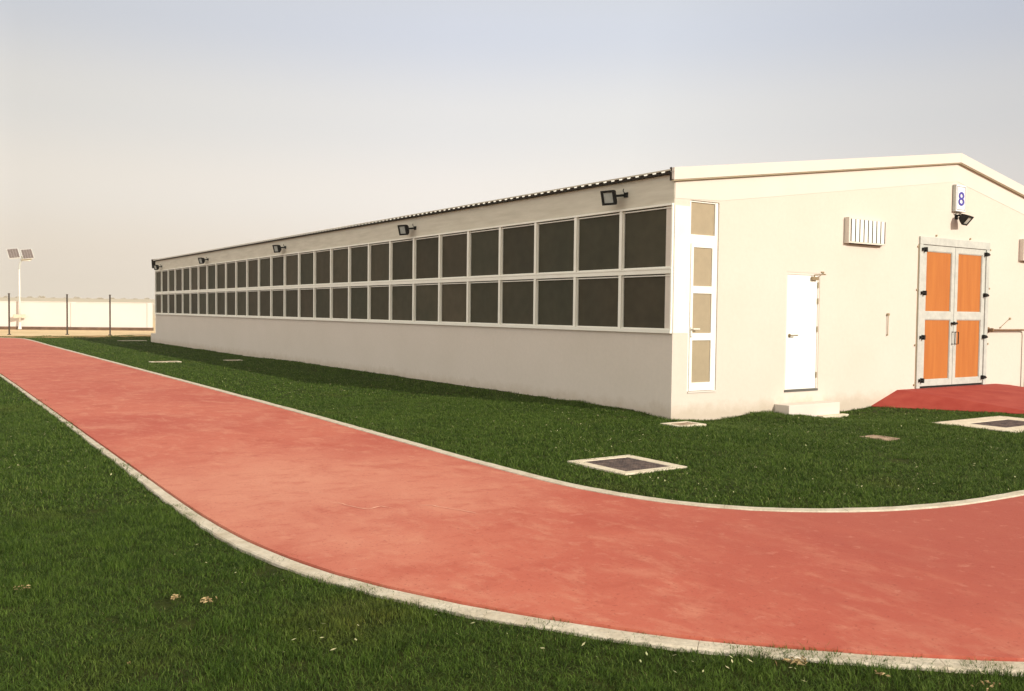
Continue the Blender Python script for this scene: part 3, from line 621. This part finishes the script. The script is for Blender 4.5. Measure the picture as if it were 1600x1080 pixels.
MB().tube([(0,-0.025,0.0),(0,-0.025,0.38)],0.008,6).build('rod', M['hinge'], hk)
MB().tube([(0,-0.001,0.385),(0,-0.045,0.385)],0.024,10).tube([(0,-0.001,0.0),(0,-0.03,0.0)],0.012,8).build('eyelet', M['hinge'], hk)

# ------------------------------------------------------------------ manholes
M['dirty'] = mat('brown_stained_concrete', (0.42, 0.30, 0.21), 0.9, (0.22, 0.14, 0.10), 9, 6, 0.4, 0.7, world=True)
HOLES = []
def manhole(x0, x1, y0, y1, bx, by, lab, z=0.012, cover='iron', rim='concrete'):
    cx, cy = (x0+x1)/2, (y0+y1)/2; t = empty('manhole', (cx,cy,0)); tag(t, lab, 'manhole', 'access covers set in the lawn'); a, b = (x1-x0)/2, (y1-y0)/2
    HOLES.append((x0,x1,y0,y1))
    f = MB(); f.box(-a,a,-b,-b+by,-0.10,z).box(-a,a,b-by,b,-0.10,z).box(-a,-a+bx,-b+by+0.0005,b-by-0.0005,-0.10,z).box(a-bx,a,-b+by+0.0005,b-by-0.0005,-0.10,z)
    f.build('surround', M[rim], t, bevel=0.006)
    c = MB(); c.box(-a+bx+0.006,a-bx-0.006,-b+by+0.006,b-by-0.006,-0.08,z-0.006)
    nx = max(2, int((2*a-2*bx)/0.045)); ny = max(2, int((2*b-2*by)/0.045))
    if 2*a > 0.7:
        for i in range(nx):
            for j in range(ny):
                px = -a+bx+0.02+(2*a-2*bx-0.04)*(i+0.5)/nx; py = -b+by+0.02+(2*b-2*by-0.04)*(j+0.5)/ny
                q = 0.013; r = Matrix.Translation((px,py,0)) @ Matrix.Rotation(R(45 if (i+j)%2 else -45),4,'Z')
                c.box(-q,q,-q*0.35,q*0.35,z-0.0055,z-0.0015,r)
    c.build('cover', M[cover], t)
manhole(-3.92,-3.03,-3.43,-2.50,0.13,0.11,'large dark square cover in a cream concrete surround near the path bend', -0.004)
manhole(-0.62,-0.07,-0.82,-0.42,0.08,0.07,'small rusty cover in the grass right at the near building corner', -0.010, 'dirty')
manhole(0.78,1.10,-3.20,-2.79,0.05,0.05,'tiny brown cover in open grass in front of the white side door', -0.012, 'dirty', 'dirty')
manhole(3.17,5.1,-3.62,-2.36,0.40,0.34,'wide cream concrete slab with a dark cover cut by the right photo edge', -0.01)
manhole(-3.70,-2.84,18.0,18.42,0.09,0.06,'sunlit pale cover far along the lawn beside the long wall', -0.006, 'dirty')
manhole(-1.50,-0.98,18.0,18.35,0.09,0.06,'pale cover far along the lawn inside the building shadow', 0.004, 'dirty')
manhole(-1.12,0.18,36.6,37.0,0.15,0.15,'pale cover beyond the far corner of the long building', 0.0, 'dirty')

# ------------------------------------------------------------------ boundary wall, fence posts, solar lamp, cabinet
WA = Vector((-3.79,64.94,0)); WB = Vector((5.67,60.44,0)); wd_ = (WB-WA).normalized(); wang = math.atan2(wd_.y, wd_.x)
bw = empty('boundary_wall', WB, wang); tag(bw, 'long cream boundary wall of flat panels across the sandy strip', 'wall')
pil = MB(); wl = MB(); wlen = 42.0; sp = 5.3
wl.box(-wlen,0,0,0.16,0.13,1.90); wl.build('panel', M['farwall'], bw)
MB().box(-wlen-0.1,0.05,-0.03,0.2,1.901,1.955).build('coping', M['farwall'], bw)
k = 0.0
while k < wlen:
    MB().box(-k-0.34,-k-0.02,-0.07,-0.001,0.131,1.94).build('pilaster', M['farwall'], bw); k += sp
MB().box(-wlen,0.04,-0.12,0.2,-0.2,0.13).build('base', M['plinth'], bw)
fp = empty('fence_post', (-4.47,50.78,-0.1)); MB().tube([(0,0,0),(0,0,2.42)],0.045,10).build('post', M['fence'], fp); MB().tube([(0,0,2.42),(0,0,2.45)],0.065,10).box(-0.09,0.09,-0.09,0.09,0.0,0.06).build('cap', M['fence'], fp)
tag(fp, 'leftmost of three thin dark fence posts before the cream wall, beside the solar lamp', 'post', 'dark posts before the boundary wall')
for (x, y, lab) in ((-1.43,50.4,'middle of three thin dark fence posts before the cream wall'), (0.66,48.66,'rightmost of three thin dark fence posts, nearest the long building')):
    o = copy_tree(fp); o.location = (x,y,-0.1); tag(o, lab)
M['boxpaint'] = mat('tan_box_paint', (0.62, 0.50, 0.38), 0.6)
lp = empty('solar_street_lamp', (-2.62,64.0,-0.05)); tag(lp, 'pale street lamp with two tilted solar panels before the cream wall', 'street lamp')
MB().tube([(0,0,0.30),(0,0,4.35)],0.065,12,0.05).build('pole', M['galv'], lp, smooth=True)
MB().tube([(0,0,0.0),(0,0,0.22),(0,0,0.5)],0.13,12,0.07).build('base', M['galv'], lp)
MB().box(-0.42,-0.10,-0.10,0.10,0.80,1.06).box(0.10,0.36,-0.10,0.10,0.80,1.06).box(-0.0999,0.0999,-0.09,0.09,0.83,1.03).build('battery_box', M['boxpaint'], lp)
MB().tube([(0,0,4.30),(0.02,0,4.6),(0.16,-0.02,5.05),(0.18,0,5.25)],0.06,10).build('neck', M['steel'], lp)
MB().box(0.12,0.80,-0.20,0.12,4.98,5.06).box(0.16,0.70,-0.16,0.08,4.90,4.979).build('lamp_head', M['galv'], lp, bevel=0.02)
for x0, sh in ((-0.72,0.0),(0.16,0.0)):
    pm = Matrix.Translation((x0,0,5.35)) @ Matrix.Rotation(R(-8),4,'Y') @ Matrix.Rotation(R(42),4,'X')
    o = MB().box(0,0.72,-0.52,0.52,-0.02,0.02,pm).build('solar_panel', M['galv'], lp)
    cells = MB()
    for i in range(4):
        for j in range(6): cells.box(0.025+i*0.169,0.185+i*0.169,-0.50+j*0.167,-0.342+j*0.167,0.0205,0.026,pm)
    cells.build('cells', M['panel'], o)
cb = empty('utility_cabinet', (3.45,46.6,-0.09)); tag(cb, 'white cabinet just past the far corner of the long building', 'cabinet')
M['cab'] = mat('bluish_white_cabinet', (0.62, 0.64, 0.68), 0.5)
MB().box(-0.52,0.9,0,0.6,0.0,1.85).build('body', M['cab'], cb, bevel=0.01)
MB().box(-0.60,0.95,-0.05,0.65,1.851,1.93).build('roof', M['door'], cb)
MB().box(-0.55,0.92,-0.03,0.62,-0.05,-0.0005).build('foot', M['plinth'], cb)

# ------------------------------------------------------------------ desert shrubs on the rise
def shrub_mesh(seed):
    r = random.Random(seed); m = MB()
    for _ in range(150):
        a = r.uniform(0, 2*math.pi); q = r.random()**0.5; x, y = q*math.cos(a)*1.3, q*math.sin(a)*1.3; z = r.uniform(0.05, 1.0-0.6*q*q)
        s = r.uniform(0.12, 0.26); d = Vector((r.uniform(-1,1), r.uniform(-1,1), r.uniform(-0.4,1))).normalized(); u = d.orthogonal().normalized(); v = d.cross(u)
        c = Vector((x,y,z)); m.add([c-u*s, c-v*s*0.5, c+u*s, c+v*s*0.5], [(0,1,2,3)])
    for k in range(5):
        a = k*1.26; m.tube([(0,0,-0.6),(0.3*math.cos(a),0.3*math.sin(a),0.5)],0.03,5)
    return m
sh = [shrub_mesh(s).build('desert_shrub', M['shrub']) for s in range(3)]
placed = 0
for k in range(17):
    px = -45 + k*18.3
    rel = math.atan((px-800)/1432.4); az = YAW+rel; d = 262+random.uniform(-14,14)
    x, y = CAM.x+d*math.sin(az), CAM.y+d*math.cos(az)
    dd = math.hypot(x, y); t = min(1,(dd-110)/150); t = t*t*(3-2*t); z = -0.09+t*3.9+t*0.35*hnoise(x,y,0.012,3.1)+t*0.15*hnoise(x,y,0.05,7)
    o = sh[k] if k < 3 else sh[k%3].copy()
    if k >= 3: C.objects.link(o)
    o.location = (x,y,z-0.1); o.rotation_euler = (0,0,random.uniform(0,6)); s = random.uniform(0.35,0.8); o.scale = (s,s,s*0.9)
    tag(o, 'faint low shrub on the hazy desert rise beyond the cream wall', 'shrub', 'shrubs on the desert rise')

# ------------------------------------------------------------------ grass blades (uncountable: one object)
def tuft(seed, rad, n, hmin, hmax, wid):
    r = random.Random(seed); vs = []; fs = []; tint = []
    for _ in range(n):
        a = r.uniform(0,2*math.pi); q = rad*r.random()**0.5; x, y = q*math.cos(a), q*math.sin(a)
        h = r.uniform(hmin, hmax); b = r.uniform(0, 2*math.pi); lean = r.uniform(0.4, 2.1)*h; w = wid*r.uniform(0.6,1.2)
        cx, sx = math.cos(b), math.sin(b); tx, ty = -sx*w, cx*w; k = len(vs)
        vs += [(x-tx,y-ty,-0.008),(x+tx,y+ty,-0.008),(x+cx*lean*0.35+tx*0.8,y+sx*lean*0.35+ty*0.8,h*0.6),(x+cx*lean*0.35-tx*0.8,y+sx*lean*0.35-ty*0.8,h*0.6),(x+cx*lean,y+sx*lean,h)]
        fs += [(k,k+1,k+2,k+3),(k+3,k+2,k+4)]; tv = r.random(); tint += [tv]*2
    me = bpy.data.meshes.new('grass_tuft'); me.from_pydata(vs, [], fs); me.update(); at = me.attributes.new('tint','FLOAT','FACE'); at.data.foreach_set('value', tint)
    me.materials.append(M['blade']); return bpy.data.objects.new('grass_tuft', me)

def scatter():
    px, py, sc, kind = [], [], [], []
    def region(x0, x1, y0, y1, dmin, dmax, step, k0, nk, s0, s1):
        nx, ny = int((x1-x0)/step), int((y1-y0)/step)
        X, Y = np.meshgrid(x0+(np.arange(nx)+0.5)*step, y0+(np.arange(ny)+0.5)*step); X = X.ravel(); Y = Y.ravel()
        X = X+rng.uniform(-0.6,0.6,X.shape)*step; Y = Y+rng.uniform(-0.6,0.6,Y.shape)*step
        dx, dy = X-CAM.x, Y-CAM.y; d = np.hypot(dx, dy); ang = np.arctan2(dx, dy)-YAW
        m = (d >= dmin) & (d < dmax) & (np.abs(ang) < R(37)); return X[m], Y[m], rng.uniform(s0, s1, m.sum()), rng.integers(k0, k0+nk, m.sum())
    # near / mid / far bands; wider, coarser tufts further off
    A = [region(-24,16,-14,46,2.2,8.0,0.085,0,5,0.85,1.2), region(-24,16,-14,46,8.0,17,0.11,5,4,0.85,1.2), region(-24,16,-14,46.2,17,34,0.20,9,3,0.9,1.2), region(-24,16,-14,46.4,34,62,0.34,12,2,0.9,1.2)]
    X = np.concatenate([a[0] for a in A]); Y = np.concatenate([a[1] for a in A]); Z = np.concatenate([a[2] for a in A]); K = np.concatenate([a[3] for a in A])
    # keep clear of the path and kerbs, with a ragged edge creeping over the outer kerb
    rag = np.array([0.10*hnoise(x, y, 2.0, 12)+0.10*hnoise(x, y, 6, 2) for x, y in zip(X, Y)])
    grow_o = np.zeros(len(X), bool)
    keep = np.ones(len(X), bool)
    levels = [0.005, 0.012, 0.02, 0.03, 0.05, 0.07, 0.09, 0.11, 0.13, 0.15, 0.17, 0.19]
    # distance classes to the outline by nested offset polygons
    def poly(do, di): return offset(INNER, di) + offset(OUTER, -do)[::-1]
    thr = np.maximum(np.interp(Y, [-9, -5, -2, 2, 8], [0.055, 0.05, 0.030, 0.010, 0.005]) + 0.8*rag, 0.0)                                                       # wanted clearance outside the outer edge
    lev = np.zeros(len(X))
    outside_prev = ~inside(poly(0.0, 0.105), X, Y); near_kerb = inside(poly(0.34, 0.25), X, Y)
    keep &= outside_prev
    for l_ in levels:
        ins = inside(poly(l_, 0.105), X, Y); keep &= ~(ins & (thr >= l_))
    far_ed = np.array([y+9*(0.5+0.5*hnoise(x, y, 0.6, 3)) for x, y in zip(X, Y)]); keep &= ~((far_ed > 46.5) & (rng.random(len(X)) < 0.75))
    bi = (X > -0.02) & (X < XR) & (Y > -0.015) & (Y < LEN+0.02); keep &= ~bi
    keep &= ~((X > 2.34) & (X < 3.75) & (Y > -0.34) & (Y < 0)) & ~((X > 3.1) & (X < 3.82) & (Y > -0.44) & (Y < 0))
    keep &= ~inside([(5.02,0.1),(5.90,-2.9),(5.9,-6.1),(9.3,-6.1),(9.3,-2.9),(10.5,0.1)], X, Y)
    for (a, b, c, d) in HOLES: keep &= ~((X > a-0.02+rag*0.5) & (X < b+0.02-rag*0.5) & (Y > c-0.01+rag*0.4) & (Y < d+0.01-rag*0.4))
    # thin patches
    bare = np.array([hnoise(x, y, 0.9, 31)+0.6*hnoise(x, y, 2.6, 17) for x, y in zip(X, Y)])
    keep &= ~((bare > 0.62) & (rng.random(len(X)) < 0.55))
    for (bx, by, br) in ((-8.68,-5.18,0.13),(-8.53,-5.33,0.05),(-8.06,-4.93,0.14),(-6.55,-7.72,0.10)):
        keep &= ~((np.hypot(X-bx, Y-by) < br) & (rng.random(len(X)) < 0.8))
    far_edge = (Y > 45.2) & (rng.random(len(X)) < 0.5); keep &= ~far_edge
    X, Y, Z, K, near_kerb = X[keep], Y[keep], Z[keep], K[keep], near_kerb[keep]
    hv = np.array([0.95+0.45*hnoise(x, y, 0.7, 21)+0.55*hnoise(x, y, 3.6, 23)+0.35*hnoise(x, y, 9, 25) for x, y in zip(X, Y)])
    nearwall = ((np.abs(X) < 0.45) & (Y > -0.2)) | ((Y > -0.3) & (X > -0.3))
    sz = Z*hv*np.where(nearwall, 1.15, 1.0)*np.where(near_kerb, 1.05, 1.0)
    n = len(X); co = np.zeros((n,3)); co[:,0] = X; co[:,1] = Y; co[:,2] = [lawn_z(x,y) for x,y in zip(X,Y)]
    me = bpy.data.meshes.new('grass'); me.vertices.add(n); me.vertices.foreach_set('co', co.ravel())
    a = me.attributes.new('rotz','FLOAT','POINT'); a.data.foreach_set('value', rng.uniform(0, 6.283, n))
    a = me.attributes.new('hs','FLOAT','POINT'); a.data.foreach_set('value', sz)
    a = me.attributes.new('ki','INT','POINT'); a.data.foreach_set('value', K.astype(np.int32))
    me.update(); o = bpy.data.objects.new('grass', me); C.objects.link(o); tag(o, 'short dense green lawn grass around the red path', 'grass', kind='stuff')
    tufts = [tuft(s, 0.085, 90, 0.010, 0.033, 0.0017) for s in range(5)] + [tuft(10+s, 0.12, 60, 0.012, 0.040, 0.0032) for s in range(4)] + [tuft(20+s, 0.20, 70, 0.014, 0.038, 0.0050) for s in range(3)] + [tuft(30+s, 0.32, 70, 0.014, 0.036, 0.009) for s in range(2)]
    ng = bpy.data.node_groups.new('grass_scatter', 'GeometryNodeTree')
    ng.interface.new_socket('Geometry', in_out='INPUT', socket_type='NodeSocketGeometry'); ng.interface.new_socket('Geometry', in_out='OUTPUT', socket_type='NodeSocketGeometry')
    gn = ng.nodes.new; gl_ = ng.links.new; gi = gn('NodeGroupInput'); go = gn('NodeGroupOutput')
    g2i = gn('GeometryNodeGeometryToInstance')
    for tf in reversed(tufts):
        oi = gn('GeometryNodeObjectInfo'); oi.inputs['Object'].default_value = tf; gl_(oi.outputs['Geometry'], g2i.inputs[0])
    iop = gn('GeometryNodeInstanceOnPoints'); gl_(gi.outputs[0], iop.inputs['Points']); gl_(g2i.outputs[0], iop.inputs['Instance']); iop.inputs['Pick Instance'].default_value = True
    def named(nm, ty):
        q = gn('GeometryNodeInputNamedAttribute'); q.data_type = ty; q.inputs['Name'].default_value = nm; return q.outputs['Attribute']
    gl_(named('ki','INT'), iop.inputs['Instance Index'])
    cx_ = gn('ShaderNodeCombineXYZ'); gl_(named('rotz','FLOAT'), cx_.inputs[2]); gl_(cx_.outputs[0], iop.inputs['Rotation'])
    cs = gn('ShaderNodeCombineXYZ'); cs.inputs[0].default_value = 1; cs.inputs[1].default_value = 1; gl_(named('hs','FLOAT'), cs.inputs[2]); gl_(cs.outputs[0], iop.inputs['Scale'])
    gl_(iop.outputs[0], go.inputs[0]); md = o.modifiers.new('scatter','NODES'); md.node_group = ng
    print('grass tufts', n)
scatter()

# ------------------------------------------------------------------ dry leaves in the lawn
def leaf_clump(x, y, s, seed, lab, n=6):
    n = n*3 if n > 2 else n
    r = random.Random(seed); m = MB(); s *= 0.62
    for _ in range(n):
        a = r.uniform(0,6.28); L_ = s*r.uniform(0.3,0.8); w = s*r.uniform(0.06,0.16); c = Vector((r.gauss(0,1)*s*0.45, r.gauss(0,1)*s*0.45, 0.022+r.uniform(0,0.016)))
        d = Vector((math.cos(a), math.sin(a), r.uniform(-0.1,0.3))); u = Vector((-d.y,d.x,r.uniform(-0.3,0.3)))
        m.add([c-d*L_*0.5, c-u*w*0.5+Vector((0,0,0.006)), c+d*L_*0.5, c+u*w*0.5+Vector((0,0,0.006)), c-u*w*0.1-Vector((0,0,0.002))], [(0,1,4),(1,2,4),(2,3,4),(3,0,4)])
    o = m.build('dry_leaf_clump', M['leaf']); o.location = (x,y,lawn_z(x,y)); tag(o, lab, 'dry leaves', 'dry leaf clumps in the near lawn')
leaf_clump(-8.53,-5.33,0.085,1,'pale curled dry leaves beside a bare spot in the left lawn')
leaf_clump(-8.68,-5.18,0.05,2,'brownish dry bits on the bare spot in the left lawn',8)
leaf_clump(-9.36,-4.55,0.07,3,'small dry leaves at the left edge of the near lawn',4)
leaf_clump(-9.08,-6.04,0.09,4,'single curved straw in the grass near the bottom left',2)
leaf_clump(-6.53,-7.66,0.10,5,'tan dry tuft against the outer kerb at bottom right',9)
leaf_clump(-6.31,-7.95,0.06,6,'few dry blades in the grass between the tan tuft and the corner',3)
leaf_clump(-6.02,-8.27,0.09,7,'pale dry stems in the grass at the bottom right corner',4)
def litter():
    m = MB(); r = random.Random(5); n = 0
    while n < 1000:
        d = r.uniform(4, 26)**1.0; a = YAW+R(r.uniform(-33,33)); x, y = CAM.x+d*math.sin(a), CAM.y+d*math.cos(a)
        if inside(offset(INNER,0.15)+offset(OUTER,-0.2)[::-1], [x], [y])[0] or (x > 0 and y > -0.1) or (x > 4.4 and y > -3): continue
        if hnoise(x, y, 0.5, 40)+0.6*hnoise(x, y, 2, 44) < 0.10+r.uniform(-0.3,0.1): continue
        s = r.uniform(0.006, 0.018); q = r.uniform(0,6.28); c = Vector((x,y,lawn_z(x,y)+0.034+r.uniform(0,0.012))); dv = Vector((math.cos(q),math.sin(q),r.uniform(0,0.6)))*s; u = Vector((-dv.y,dv.x,0.2*s))*0.4
        m.add([c-dv, c-u, c+dv, c+u], [(0,1,2,3)]); n += 1
    M['fleck'] = mat('pale_grass_fleck', (0.38, 0.40, 0.20), 0.8, (0.5, 0.45, 0.25), 2, 2)
    o = m.build('lawn_litter', M['fleck']); tag(o, 'pale cut grass flecks scattered over the lawn', 'litter', kind='stuff')
litter()

# ------------------------------------------------------------------ dusty air
HAZE = 0.0006
hz = MB().box(-420,420,-420,420,-1.6,12.0).build('haze', bpy.data.materials.new('dusty_air')); tag(hz, 'pale dusty air thickening towards the horizon', 'haze', kind='stuff')
hm_ = hz.data.materials[0]; hm_.use_nodes = True; t = hm_.node_tree; t.nodes.clear(); o_ = t.nodes.new('ShaderNodeOutputMaterial'); pv = t.nodes.new('ShaderNodeVolumePrincipled')
pv.inputs['Color'].default_value = (0.95, 0.90, 0.80, 1); pv.inputs['Density'].default_value = HAZE; pv.inputs['Anisotropy'].default_value = 0.2
t.links.new(pv.outputs[0], o_.inputs['Volume'])
